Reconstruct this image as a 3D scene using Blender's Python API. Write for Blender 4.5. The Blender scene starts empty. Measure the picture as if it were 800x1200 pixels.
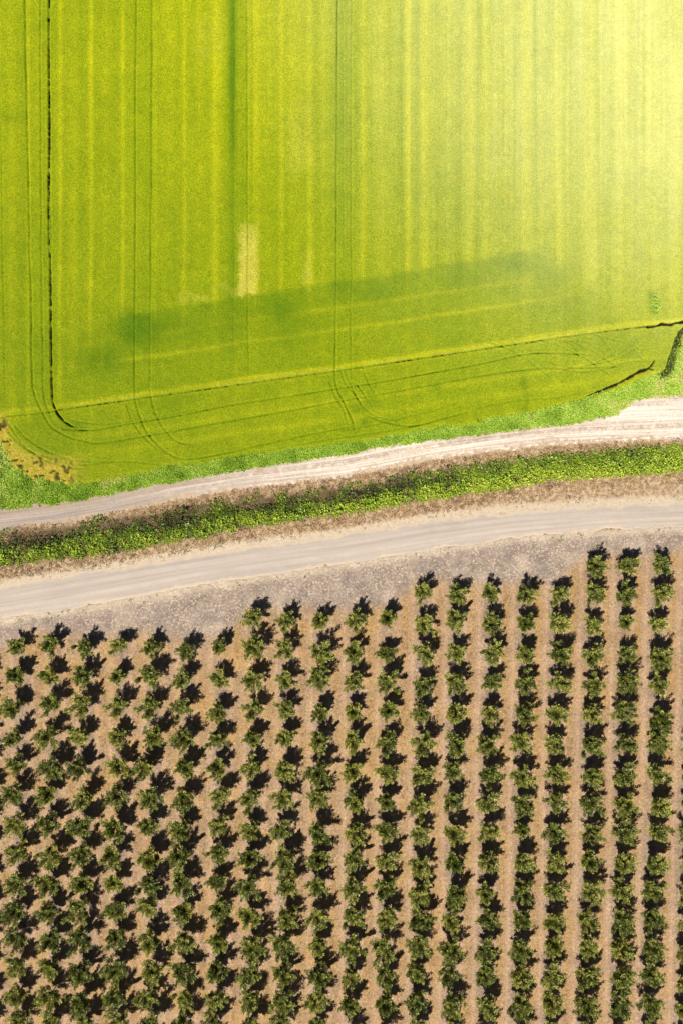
import bpy, math
import numpy as np

# ---------------------------------------------------------------- scale
S = 0.15                       # metres per photo pixel on the ground, seen from 120 m up
CAM_H = 120.0
rng = np.random.default_rng(7)
C = bpy.context.scene.collection

def XW(u): return (np.asarray(u, float) - 400.0) * S
def YW(v): return (600.0 - np.asarray(v, float)) * S

# ---------------------------------------------------------------- noise in numpy
_T = np.random.default_rng(11).random((256, 256))
def vnoise(u, v, sc, seed=0):
    x = np.asarray(u, float) / sc + seed * 17.31; y = np.asarray(v, float) / sc + seed * 9.77
    xi = np.floor(x).astype(int); yi = np.floor(y).astype(int)
    fx = x - xi; fy = y - yi
    fx = fx * fx * (3 - 2 * fx); fy = fy * fy * (3 - 2 * fy)
    a = _T[xi & 255, yi & 255]; b = _T[(xi + 1) & 255, yi & 255]
    c = _T[xi & 255, (yi + 1) & 255]; d = _T[(xi + 1) & 255, (yi + 1) & 255]
    return (a * (1 - fx) + b * fx) * (1 - fy) + (c * (1 - fx) + d * fx) * fy
def fbm(u, v, sc, seed=0, octv=4):
    s = 0; a = 0.5; t = 0
    for k in range(octv):
        s = s + a * vnoise(u, v, sc / 2 ** k, seed + k * 3); t += a; a *= 0.55
    return s / t
def sst(a, b, x):
    t = np.clip((x - a) / (b - a), 0, 1); return t * t * (3 - 2 * t)
def pl(pts):
    p = np.array(pts, float)
    p = p[np.argsort(p[:, 0])]
    def f(u):
        u = np.asarray(u, float)
        r = np.interp(u, p[:, 0], p[:, 1])
        s0 = (p[1, 1] - p[0, 1]) / (p[1, 0] - p[0, 0]); s1 = (p[-1, 1] - p[-2, 1]) / (p[-1, 0] - p[-2, 0])
        r = np.where(u < p[0, 0], p[0, 1] + (u - p[0, 0]) * s0, r)
        return np.where(u > p[-1, 0], p[-1, 1] + (u - p[-1, 0]) * s1, r)
    return f

# ---------------------------------------------------------------- boundaries (photo pixels -> ground)
crop_bot = pl([(-60,440),(-14,484),(0,512),(6,530),(16,546),(40,560),(70,566),(100,565),(150,556),(200,546),(280,534),(350,525),
               (400,519),(450,511),(500,502),(560,493),(600,486),(650,477),(680,470),(720,457),(745,445),(765,438),
               (778,432),(790,412),(800,398),(830,350),(900,310)])
verge_bot = pl([(-100,606),(0,596),(50,592),(120,580),(170,570),(240,557),(320,543),(400,532),(450,522),(575,506),
                (675,495),(720,486),(745,468),(800,462),(900,455)])
track_bot = pl([(-100,628),(0,618),(60,611),(120,601),(200,583),(300,568),(400,556),(500,537),(575,526),(650,518),(800,512),(900,506)])
weed_top = pl([(-100,632),(0,622),(60,616),(100,611),(200,597),(300,580),(400,569),(525,547),(650,533),(800,521),(900,514)])
weed_bot = pl([(-100,668),(0,663),(125,650),(200,636),(280,620),(400,603),(525,582),(650,563),(800,552),(900,544)])
road_top = pl([(-100,703),(0,690),(100,671),(200,655),(300,640),(400,628),(500,611),(600,599),(700,593),(800,589),(900,585)])
road_bot = pl([(-100,742),(0,726),(100,711),(150,702),(250,683),(320,673),(400,662),(500,645),(600,631),(700,622),(800,617),(900,612)])

# ---------------------------------------------------------------- node helpers
class Mat:
    def __init__(s, name):
        s.m = bpy.data.materials.new(name); s.m.use_nodes = True
        s.t = s.m.node_tree; s.p = s.t.nodes['Principled BSDF']; s.L = s.t.links
        tc = s.t.nodes.new('ShaderNodeTexCoord'); s.obj = tc.outputs['Object']
    def set(s, **k):
        for a, b in k.items():
            n = a.replace('_', ' ')
            if isinstance(b, (int, float)): s.p.inputs[n].default_value = b
            elif isinstance(b, tuple): s.p.inputs[n].default_value = (*b, 1)[:4]
            else: s.L.new(b, s.p.inputs[n])
    def attr(s, n):
        a = s.t.nodes.new('ShaderNodeAttribute'); a.attribute_name = n; return a.outputs['Fac']
    def noise(s, scale, detail=3, rough=.6, vec=None, col=False, dist=0):
        n = s.t.nodes.new('ShaderNodeTexNoise'); n.inputs['Scale'].default_value = scale
        n.inputs['Detail'].default_value = detail; n.inputs['Roughness'].default_value = rough
        n.inputs['Distortion'].default_value = dist
        s.L.new(vec or s.obj, n.inputs['Vector']); return n.outputs['Color' if col else 'Fac']
    def voro(s, scale, vec=None, out='Distance'):
        n = s.t.nodes.new('ShaderNodeTexVoronoi'); n.inputs['Scale'].default_value = scale
        s.L.new(vec or s.obj, n.inputs['Vector']); return n.outputs[out]
    def math(s, op, a, b=None, c=None, clamp=False):
        n = s.t.nodes.new('ShaderNodeMath'); n.operation = op; n.use_clamp = clamp
        for i, x in enumerate((a, b, c)):
            if x is None: continue
            if isinstance(x, (int, float)): n.inputs[i].default_value = x
            else: s.L.new(x, n.inputs[i])
        return n.outputs[0]
    def rng(s, x, a, b, c=0., d=1.):
        n = s.t.nodes.new('ShaderNodeMapRange'); n.interpolation_type = 'SMOOTHSTEP'
        s.L.new(x, n.inputs[0])
        for i, q in enumerate((a, b, c, d)): n.inputs[i + 1].default_value = q
        return n.outputs[0]
    def mix(s, f, a, b):
        n = s.t.nodes.new('ShaderNodeMix'); n.data_type = 'RGBA'
        if isinstance(f, (int, float)): n.inputs[0].default_value = f
        else: s.L.new(f, n.inputs[0])
        for i, x in ((6, a), (7, b)):
            if isinstance(x, tuple): n.inputs[i].default_value = (*x, 1)
            else: s.L.new(x, n.inputs[i])
        return n.outputs[2]
    def comb(s, x, y, z=0.):
        n = s.t.nodes.new('ShaderNodeCombineXYZ')
        for i, q in enumerate((x, y, z)):
            if isinstance(q, (int, float)): n.inputs[i].default_value = q
            else: s.L.new(q, n.inputs[i])
        return n.outputs[0]
    def bump(s, h, strength=.5, dist=.05):
        n = s.t.nodes.new('ShaderNodeBump'); n.inputs['Strength'].default_value = strength
        n.inputs['Distance'].default_value = dist; s.L.new(h, n.inputs['Height']); s.L.new(n.outputs[0], s.p.inputs['Normal'])
    def gain(s, col, f):
        n = s.t.nodes.new('ShaderNodeVectorMath'); n.operation = 'SCALE'; s.L.new(col, n.inputs[0])
        if isinstance(f, (int, float)): n.inputs['Scale'].default_value = f
        else: s.L.new(f, n.inputs['Scale'])
        return n.outputs[0]

def tag(o, label=None, cat=None, group=None, kind=None):
    for k, v in (('label', label), ('category', cat), ('group', group), ('kind', kind)):
        if v: o[k] = v
    return o

# ---------------------------------------------------------------- mesh helpers
def new_mesh(name, co, faces, mat, attrs=None, smooth=False):
    me = bpy.data.meshes.new(name)
    co = np.asarray(co, np.float32); faces = np.asarray(faces, np.int32); n = faces.shape[1]
    me.vertices.add(len(co)); me.vertices.foreach_set('co', co.ravel())
    me.loops.add(faces.size); me.loops.foreach_set('vertex_index', faces.ravel())
    me.polygons.add(len(faces))
    me.polygons.foreach_set('loop_start', np.arange(0, faces.size, n, dtype=np.int32))
    if smooth: me.polygons.foreach_set('use_smooth', np.ones(len(faces), bool))
    for k, a in (attrs or {}).items():
        at = me.attributes.new(k, 'FLOAT', 'POINT'); at.data.foreach_set('value', np.asarray(a, np.float32).ravel())
    me.materials.append(mat); me.update(calc_edges=True)
    return me
def link(name, me, parent=None):
    o = bpy.data.objects.new(name, me); C.objects.link(o)
    if parent: o.parent = parent
    return o

def axis(a, b, step, lo, hi):
    """grid lines: fine between a and b, then growing steps out to lo and hi"""
    mid = list(np.arange(a, b + step, step))
    out = []; s = step * 1.6; x = mid[-1]
    while x < hi: x += s; out.append(x); s *= 1.35
    left = []; s = step * 1.6; x = mid[0]
    while x > lo: x -= s; left.append(x); s *= 1.35
    return np.array(left[::-1] + mid + out)

def sheet(name, us, vs, func, mat, smooth=True):
    """func(U, V) -> z, keep(bool per vertex), attrs"""
    U, V = np.meshgrid(us, vs)
    z, keep, attrs = func(U, V)
    nu = len(us); nv = len(vs)
    idx = np.arange(nu * nv).reshape(nv, nu)
    f = np.stack([idx[1:, :-1], idx[1:, 1:], idx[:-1, 1:], idx[:-1, :-1]], -1).reshape(-1, 4)
    k = keep.ravel()
    f = f[k[f].any(1)]
    used = np.zeros(nu * nv, bool); used[f.ravel()] = True
    remap = np.cumsum(used) - 1
    co = np.stack([XW(U).ravel(), YW(V).ravel(), z.ravel()], 1)[used]
    at = {a: b.ravel()[used] for a, b in attrs.items()}
    return link(name, new_mesh(name, co, remap[f], mat, at, smooth))

def dist_poly(U, V, pts):
    """distance in px to a polyline; only worked out near it"""
    p = np.array(pts, float)
    d = np.full(U.shape, 99.0)
    m = (U > p[:, 0].min() - 8) & (U < p[:, 0].max() + 8) & (V > p[:, 1].min() - 8) & (V < p[:, 1].max() + 8)
    if not m.any(): return d
    u = U[m]; v = V[m]; best = np.full(u.shape, 99.0)
    for a, b in zip(p[:-1], p[1:]):
        ab = b - a; t = np.clip(((u - a[0]) * ab[0] + (v - a[1]) * ab[1]) / (ab @ ab + 1e-9), 0, 1)
        best = np.minimum(best, np.hypot(u - a[0] - t * ab[0], v - a[1] - t * ab[1]))
    d[m] = best
    return d
def smooth_poly(pts, n=5):
    p = np.array(pts, float)
    if len(p) < 3: return p
    q = np.vstack([2 * p[0] - p[1], p, 2 * p[-1] - p[-2]]); out = []
    for i in range(1, len(q) - 2):
        for t in np.linspace(0, 1, n, endpoint=False):
            a, b, c, d = q[i - 1], q[i], q[i + 1], q[i + 2]
            out.append(.5 * ((2 * b) + (-a + c) * t + (2 * a - 5 * b + 4 * c - d) * t * t + (-a + 3 * b - 3 * c + d) * t ** 3))
    out.append(p[-1]); return np.array(out)

# ================================================================ MATERIALS
SPEC = dict(crop=.5)
def crop_material():
    m = Mat('crop_canopy')
    ripe = m.attr('ripe'); lush_and_shade = m.attr('lush_and_shade'); tan = m.attr('tan'); mud = m.attr('mud'); dry = m.attr('dry')
    n1 = m.noise(4.2, 4, .75)            # grain of the ears
    n2 = m.noise(.35, 4, .6)
    n3 = m.voro(2.6)
    r = m.math('ADD', ripe, m.math('MULTIPLY', m.math('SUBTRACT', n1, .5), 2.0))
    r = m.math('ADD', r, m.math('MULTIPLY', m.math('SUBTRACT', n2, .5), .55))
    r = m.math('ADD', r, m.math('MULTIPLY', m.math('SUBTRACT', .35, n3), .35), clamp=True)
    c = m.mix(r, (.155, .212, .0035), (.345, .345, .007))
    lf = m.math('ADD', lush_and_shade, m.math('MULTIPLY', m.math('SUBTRACT', n1, .5), m.math('MULTIPLY', lush_and_shade, 1.2)), clamp=True)
    c = m.mix(lf, c, (.080, .150, .0035))  # lusher green, and painted shade along the grooves
    tf = m.math('MULTIPLY', tan, m.rng(n1, .3, .6, .35, 1.), clamp=True)
    c = m.mix(tf, c, (.43, .38, .055))
    df = m.math('MULTIPLY', dry, m.rng(m.noise(1.6, 4, .7), .35, .62, .3, 1.), clamp=True)
    c = m.mix(df, c, (.44, .31, .045))
    c = m.mix(m.attr('straw'), c, (.58, .565, .28))  # pale drill rows and the painted upper-right glow
    c = m.mix(mud, c, (.014, .012, .006))
    c = m.gain(c, m.math('ADD', 1., m.math('MULTIPLY', m.math('SUBTRACT', m.rng(m.noise(6.0, 3, .85), .3, .7, .0, 1.), .5), m.math('MULTIPLY_ADD', m.attr('straw'), -.9, .85))))  # grain fades where the glow is painted in
    c = m.gain(c, m.rng(m.noise(.9, 5, .7), .3, .7, .93, 1.07))
    c = m.gain(c, m.rng(m.noise(2.2, 3, .7), .3, .7, .96, 1.05))
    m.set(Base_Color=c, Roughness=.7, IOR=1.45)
    m.p.inputs['Specular IOR Level'].default_value = .06
    m.bump(n1, .45, .06)
    m.p.inputs['Diffuse Roughness'].default_value = .7
    return m.m

def soil_material():
    m = Mat('dry_bank_soil')
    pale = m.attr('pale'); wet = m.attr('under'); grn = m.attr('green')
    n = m.noise(1.3, 6, .7); n2 = m.noise(6, 4, .75)
    c = m.mix(m.rng(n, .40, .60), (.225, .138, .075), (.46, .325, .195))
    c = m.mix(m.rng(m.noise(.5, 4, .6), .5, .7), c, (.27, .17, .085))
    pf = m.math('ADD', pale, m.math('MULTIPLY', m.math('SUBTRACT', n, .5), m.math('MULTIPLY', pale, 2.4)), clamp=True)
    c = m.mix(pf, c, (.49, .385, .27))
    c = m.mix(m.math('MULTIPLY', m.rng(n2, .56, .66), .7), c, (.50, .40, .26))
    c = m.mix(m.math('MULTIPLY', m.rng(m.noise(3.1, 5, .8), .56, .66), .75), c, (.095, .065, .035))
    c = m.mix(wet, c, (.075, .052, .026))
    c = m.mix(grn, c, (.08, .11, .02))
    c = m.gain(c, m.rng(n2, .2, .8, .7, 1.3))
    m.set(Base_Color=c, Roughness=.95); m.p.inputs['Specular IOR Level'].default_value = .2
    m.bump(m.math('ADD', n2, n), .8, .12)
    return m.m

def road_material():
    m = Mat('packed_gravel')
    al = m.attr('along'); ac = m.attr('across'); ed = m.attr('edge')
    v = m.comb(m.math('MULTIPLY', al, .035), m.math('MULTIPLY', ac, 9.), 0.)
    st = m.noise(1., 4, .55, v)
    n = m.noise(.25, 4, .6); n2 = m.noise(7, 3, .8)
    c = m.mix(m.rng(st, .35, .66), (.330, .272, .222), (.400, .330, .268))
    c = m.mix(m.math('MULTIPLY', m.rng(n, .45, .7), .5), c, (.36, .315, .27))
    for a0 in (.30, .66):                      # two lighter, harder wheel bands
        wb = m.math('MULTIPLY', m.rng(m.math('ABSOLUTE', m.math('SUBTRACT', ac, a0)), .10, .02), m.rng(m.noise(.12, 4, .6), .35, .6, .15, .75))
        c = m.mix(wb, c, (.43, .36, .295))
    c = m.mix(m.math('MULTIPLY', m.rng(m.voro(2.2), .10, .04), m.rng(m.noise(.3, 3, .6), .5, .65)), c, (.25, .205, .165))
    e = m.math('ADD', ed, m.math('MULTIPLY', m.math('SUBTRACT', m.noise(1.2, 5, .7), .5), m.math('MULTIPLY', ed, 2.)), clamp=True)
    c = m.mix(e, c, (.47, .375, .265))
    c = m.mix(m.math('MULTIPLY', m.rng(m.noise(2.5, 5, .75), .60, .70), .5), c, (.25, .195, .14))
    c = m.gain(c, m.rng(n2, .2, .8, .9, 1.1))
    m.set(Base_Color=c, Roughness=.95); m.p.inputs['Specular IOR Level'].default_value = .25
    m.bump(n2, .25, .02)
    return m.m

def track_material():
    m = Mat('track_dirt')
    al = m.attr('along'); ac = m.attr('across'); ed = m.attr('edge'); gr = m.attr('grey')
    v = m.comb(m.math('MULTIPLY', al, .05), m.math('MULTIPLY', ac, 14.), 0.)
    st = m.noise(1., 5, .65, v, dist=.3)
    n = m.noise(1.1, 6, .7); n2 = m.noise(6, 4, .8)
    c = m.mix(m.rng(st, .35, .65), (.42, .33, .255), (.66, .57, .47))
    c = m.mix(m.math('MULTIPLY', gr, .75), c, m.mix(m.rng(st, .3, .7), (.215, .172, .145), (.34, .275, .228)))
    c = m.mix(m.math('MULTIPLY', m.rng(n, .48, .62), m.math('MULTIPLY_ADD', gr, -.42, .55, clamp=True)), c, (.62, .54, .43))
    mid = m.math('MULTIPLY', m.rng(m.math('ABSOLUTE', m.math('SUBTRACT', ac, .50)), .16, .04), m.rng(m.noise(1.0, 5, .75), .40, .60))
    c = m.mix(m.math('MULTIPLY', mid, .75), c, (.33, .235, .150))
    sp = m.math('MULTIPLY', m.rng(m.noise(2.6, 5, .8), .55, .64), m.rng(st, .62, .42, .15, .85))
    c = m.mix(sp, c, (.20, .135, .085))
    c = m.mix(m.math('MULTIPLY', ed, m.rng(n, .4, .6)), c, (.33, .24, .15))
    c = m.gain(c, m.rng(n2, .2, .8, .85, 1.15))
    m.set(Base_Color=c, Roughness=.95); m.p.inputs['Specular IOR Level'].default_value = .25
    m.bump(m.math('ADD', n2, st), .5, .04)
    return m.m

def orchard_material():
    m = Mat('orchard_soil')
    orange = m.attr('orange'); palew = m.attr('wheel'); head = m.attr('head'); pale = m.attr('pale')
    n = m.noise(.8, 6, .7); n2 = m.noise(6.5, 4, .8); n3 = m.noise(2.4, 5, .75)
    base = m.mix(m.rng(n, .35, .65), (.185, .135, .100), (.285, .190, .122))
    c = m.mix(m.math('MULTIPLY', palew, m.rng(n3, .3, .6, .4, 1.)), base, (.375, .235, .135))
    c = m.mix(m.math('MULTIPLY', orange, m.rng(n3, .34, .58, .3, 1.)), c, (.340, .195, .060))
    c = m.mix(m.math('MULTIPLY', orange, m.math('MULTIPLY', m.rng(m.noise(1.5, 4, .7), .55, .72), .6)), c, (.17, .16, .035))
    hc = m.mix(m.rng(m.noise(.45, 5, .65), .35, .65), (.195, .150, .124), (.285, .220, .175))
    c = m.mix(head, c, hc)
    straw = m.math('MULTIPLY', m.rng(n3, .51, .60), m.rng(m.noise(.3, 3, .6), .32, .58, .25, 1.))
    straw2 = m.rng(m.voro(3.4), .16, .06)
    c = m.mix(m.math('MULTIPLY', straw, m.math('ADD', m.math('MULTIPLY', head, .50), .45)), c, (.50, .38, .25))
    c = m.mix(m.math('MULTIPLY', m.math('MULTIPLY', straw2, m.math('ADD', m.math('MULTIPLY', head, .6), .25)), m.rng(n, .42, .6, .0, .9)), c, (.60, .48, .34))
    pf = m.math('ADD', pale, m.math('MULTIPLY', m.math('SUBTRACT', n3, .5), m.math('MULTIPLY', pale, 3.)), clamp=True)
    c = m.mix(pf, c, (.48, .38, .27))
    c = m.mix(m.math('MULTIPLY', m.rng(m.noise(4.4, 4, .8), .60, .70), .55), c, (.13, .085, .05))
    c = m.mix(m.math('MULTIPLY', m.rng(m.noise(1.7, 5, .8), .52, .66), m.math('SUBTRACT', .75, m.math('MULTIPLY', head, .55))), c, (.150, .105, .060))
    c = m.gain(c, m.rng(n2, .28, .72, .55, 1.42))
    c = m.gain(c, m.rng(m.noise(.25, 4, .6), .3, .7, .86, 1.10))
    m.set(Base_Color=c, Roughness=.97); m.p.inputs['Specular IOR Level'].default_value = .2
    m.bump(m.math('ADD', n2, n3), .7, .07)
    return m.m

def leaf_material(name, ramp, rough=.5, spec=.5, trans=.0, objrand=False):
    m = Mat(name)
    t = m.attr('tint')
    if objrand:
        oi = m.t.nodes.new('ShaderNodeObjectInfo')
        t = m.math('ADD', t, m.math('MULTIPLY', m.math('SUBTRACT', oi.outputs['Random'], .5), .28), clamp=True)
    r = m.t.nodes.new('ShaderNodeValToRGB'); m.L.new(t, r.inputs[0])
    e = r.color_ramp.elements
    while len(e) < len(ramp): e.new(.5)
    for k, (p, c) in enumerate(ramp): e[k].position = p; e[k].color = (*c, 1)
    m.set(Base_Color=r.outputs[0], Roughness=rough); m.p.inputs['Specular IOR Level'].default_value = spec
    if trans:
        tr = m.t.nodes.new('ShaderNodeBsdfTranslucent'); m.L.new(r.outputs[0], tr.inputs[0])
        mx = m.t.nodes.new('ShaderNodeMixShader'); mx.inputs[0].default_value = trans
        m.L.new(m.p.outputs[0], mx.inputs[1]); m.L.new(tr.outputs[0], mx.inputs[2])
        m.L.new(mx.outputs[0], m.t.nodes['Material Output'].inputs[0])
    return m.m
def bark_material():
    m = Mat('bark'); n = m.noise(9, 4, .7)
    m.set(Base_Color=m.mix(n, (.10, .075, .055), (.24, .19, .15)), Roughness=.9); m.bump(n, .5, .02); return m.m

M_crop = crop_material(); M_soil = soil_material(); M_road = road_material(); M_track = track_material(); M_orch = orchard_material()
M_leaf = leaf_material('orchard_leaf', [(0, (.035, .045, .010)), (.40, (.145, .178, .028)), (.70, (.34, .37, .060)), (1, (.58, .50, .13))], .45, .5, .20, True)
M_bark = bark_material()
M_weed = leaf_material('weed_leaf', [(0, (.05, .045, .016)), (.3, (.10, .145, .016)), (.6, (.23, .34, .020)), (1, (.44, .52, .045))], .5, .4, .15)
M_dry = leaf_material('dry_weed', [(0, (.085, .050, .024)), (.5, (.285, .170, .070)), (1, (.52, .35, .15))], .8, .2)
M_grass = leaf_material('verge_blade', [(0, (.07, .12, .012)), (.4, (.26, .41, .030)), (.75, (.43, .60, .065)), (1, (.58, .57, .16))], .5, .4, .15)

# ================================================================ GROUND (reaches the horizon)
def ground_z(U, V):
    a = sst(0, 14, V - weed_top(U)) * sst(0, 16, weed_bot(U) - V)
    return -0.55 * a
def ground_f(U, V):
    z = ground_z(U, V)
    near = (V > 480) & (V < 760)
    z = z + np.where(near, .10 * (fbm(U, V, 14, 2) - .5) + .05 * (fbm(U, V, 4, 5, 2) - .5), 0) - .02
    w = fbm(U, V, 30, 4) * 8 - 4
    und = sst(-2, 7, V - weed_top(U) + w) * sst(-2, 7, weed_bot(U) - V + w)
    inner = np.maximum(0, 1 - np.abs(V - (road_top(U) - 3)) / (4 + 9 * fbm(U, V, 60, 8)))
    pale = np.clip(inner * 1.5, 0, 1)
    pale = np.maximum(pale, .8 * sst(6, 0, V - track_bot(U)) * (V > track_bot(U) - 8))
    pale = np.maximum(pale, .5 * sst(700, 1000, U) * sst(4, 10, V - weed_bot(U)))
    grn = sst(-6, 3, verge_bot(U) - V - 3) * .55
    far = (V > 760)
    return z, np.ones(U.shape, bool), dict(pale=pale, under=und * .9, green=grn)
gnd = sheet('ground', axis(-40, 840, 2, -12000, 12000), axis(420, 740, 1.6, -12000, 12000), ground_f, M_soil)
tag(gnd, 'dry brown bank soil between the two dirt roads', 'ground', kind='structure')

# ================================================================ ROADS
def strip_f(top, bot, seed, crown, greyf=None):
    def f(U, V):
        t0 = top(U) + (fbm(U, V, 22, seed) - .5) * 10 + (fbm(U, V, 4, seed + 3, 2) - .5) * 3
        b0 = bot(U) + (fbm(U, V, 22, seed + 1) - .5) * 10 + (fbm(U, V, 4, seed + 4, 2) - .5) * 3
        d = np.minimum(V - t0, b0 - V)
        ac = (V - top(U)) / (bot(U) - top(U)) if greyf is None else 1 + (V - bot(U)) / 27.
        z = -.10 + .10 * sst(-3, 1.0, d) + crown * sst(0, 16, d)
        z = z + .02
        ed = 1 - sst(0, 5, d)
        at = dict(along=U * S, across=ac, edge=ed)
        if greyf: 
            g, dz = greyf(U, V, ac); at['grey'] = g; z = z + dz
        return z, d > -2.5, at
    return f
road = sheet('gravel_road', axis(-40, 840, 1.6, -6000, 6000), np.arange(560, 770, 1.2), strip_f(road_top, road_bot, 20, .10), M_road)
tag(road, 'smooth wide beige gravel road beside the orchard', 'road', kind='structure')
def tg(U, V, ac):
    g = 1.25 - 1.25 * sst(80, 460, U + (fbm(U, V, 60, 31) - .5) * 120)
    g = np.maximum(g, .45 * np.exp(-((ac - .5) / .14) ** 2) * sst(.35, .6, fbm(U, V, 30, 33)))
    dz = -.07 * (np.exp(-((ac - .28) / .09) ** 2) + np.exp(-((ac - .74) / .09) ** 2)) + .04 * (fbm(U, V, 5, 35, 2) - .5)
    return g, dz + .04
track = sheet('farm_track', axis(-40, 840, 1.6, -6000, 6000), np.arange(425, 660, 1.2), strip_f(verge_bot, track_bot, 26, .04, tg), M_track)
tag(track, 'rutted pale dirt track along the grass verge', 'track', kind='structure')

# ================================================================ ORCHARD TREES: where they stand (crown centres in the photo)
def ab(y0a, a, y0b=None, b=()):
    return [(x, y0a + y / 4.0) for x, y in a] + [(x, y0b + y / 4.0) for x, y in b]
def rowpts(x0, a_y0, a, b_y0, b):
    return [(x0 + x / 4.0, a_y0 + y / 4.0) for x, y in a] + [(x0 + x / 4.0, b_y0 + y / 4.0) for x, y in b]
ROWS = [
 rowpts(0,700,[(75,230),(68,368),(60,520),(65,655),(70,785),(60,930)],940,[(75,110),(85,230),(75,380),(70,515),(75,640),(75,770),(75,910),(85,1025)]),
 rowpts(0,700,[(230,225),(225,370),(235,500),(220,650),(245,795),(215,930)],940,[(225,100),(235,250),(225,380),(230,515),(235,645),(235,780),(235,910),(240,1040)]),
 rowpts(0,700,[(390,240),(390,370),(385,510),(370,655),(370,800),(390,940)],940,[(385,105),(385,240),(380,385),(375,510),(385,640),(375,800),(375,935),(395,1040)]),
 rowpts(0,700,[(550,230),(545,375),(550,520),(545,655),(555,795),(545,925)],940,[(535,125),(530,255),(530,385),(540,510),(540,645),(545,785),(540,920),(550,1035)]),
 rowpts(0,700,[(705,235),(700,370),(700,525),(720,655),(675,795),(700,940)],940,[(690,115),(705,265),(700,395),(695,495),(700,655),(720,790),(690,925),(705,1035)]),
 rowpts(200,700,[(65,255),(55,380),(50,520),(65,665),(65,800),(60,945)],940,[(50,130),(45,250),(55,385),(60,520),(60,655),(60,800),(60,930),(50,1050)]),
 rowpts(200,700,[(225,235),(225,385),(225,540),(215,670),(220,805),(230,935)],940,[(225,110),(220,240),(215,380),(235,505),(220,660),(215,795),(210,925),(200,1045)]),
 rowpts(200,700,[(385,100),(390,240),(380,385),(385,535),(380,665),(375,800),(370,945)],940,[(375,135),(370,260),(365,390),(370,535),(380,670),(370,800),(370,920),(370,1050)]),
 rowpts(200,700,[(540,110),(540,245),(540,390),(535,525),(530,665),(530,810),(530,945)],940,[(520,130),(530,265),(545,390),(545,545),(525,670),(525,810),(520,940),(520,1050)]),
 rowpts(200,700,[(695,115),(700,260),(690,385),(700,540),(700,675),(690,815),(690,945)],940,[(695,145),(690,270),(690,400),(695,545),(690,675),(690,815),(675,935),(680,1055)]),
 rowpts(400,640,[(65,345),(60,500),(60,640),(55,780),(50,915)],880,[(50,100),(60,240),(60,385),(60,510),(55,645),(55,785),(50,920),(45,1060),(35,1195)]),
 rowpts(400,640,[(215,340),(210,505),(220,635),(220,775),(215,930)],880,[(215,105),(205,240),(210,375),(215,515),(205,645),(210,790),(200,925),(200,1055),(205,1190)]),
 rowpts(400,640,[(380,220),(390,370),(385,500),(385,655),(375,780),(380,935)],880,[(375,115),(365,255),(365,390),(370,540),(365,675),(370,790),(365,915),(350,1040),(350,1175)]),
 rowpts(400,640,[(540,230),(535,345),(540,505),(530,645),(530,785),(530,920)],880,[(520,100),(525,235),(530,385),(530,525),(530,680),(515,800),(510,930),(500,1055),(515,1190)]),
 rowpts(400,640,[(700,220),(705,370),(705,500),(710,640),(695,785),(680,925)],880,[(695,115),(685,240),(685,375),(680,520),(675,670),(685,795),(675,930),(670,1060),(680,1195)]),
 rowpts(600,630,[(65,265),(65,400),(60,545),(60,680),(55,825),(40,960)],880,[(45,115),(45,250),(45,380),(45,520),(50,655),(45,790),(40,930),(35,1060),(30,1195)]),
 rowpts(600,630,[(220,270),(220,400),(220,545),(220,680),(210,825),(200,970)],880,[(205,110),(200,240),(200,385),(200,520),(200,650),(195,800),(195,920),(185,1050),(180,1185)]),
 rowpts(600,630,[(390,130),(385,265),(380,415),(380,555),(380,690),(365,825),(370,980)],880,[(370,115),(370,240),(370,390),(365,520),(365,650),(360,800),(355,930),(350,1060),(345,1190)]),
 rowpts(600,630,[(545,130),(530,265),(535,400),(540,550),(530,680),(525,820),(525,965)],880,[(525,110),(525,250),(520,380),(515,525),(510,660),(510,800),(505,930),(510,1060),(500,1190)]),
 rowpts(600,630,[(705,130),(695,265),(690,405),(690,560),(690,690),(690,850),(680,965)],880,[(680,110),(685,260),(690,380),(665,530),(660,650),(655,790),(655,920),(650,1055),(645,1190)]),
]
K = .98                                   # crown centres lean outward from the nadir; bring them back to the trunk's foot
ROWS = [[(400 + (u - 400) * K, 600 + (v - 600) * K) for u, v in r] for r in ROWS]
fits = []
for r in ROWS:
    a = np.array(r); b1, b0 = np.polyfit(a[:, 1] - 900, a[:, 0], 1); fits.append((b0, b1))
def extra(i):                             # lines of the rows that run on outside the frame
    if i < 0: return (fits[0][0] + 38.6 * i, fits[0][1])
    if i >= len(fits): return (fits[-1][0] + 39.2 * (i - len(fits) + 1), fits[-1][1])
    return fits[i]
start = [r[0][1] for r in ROWS]
def start_of(i):
    return start[i] if 0 <= i < len(start) else (start[0] + 28 if i < 0 else start[-1] + (0 if i < 23 else -28))

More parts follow.
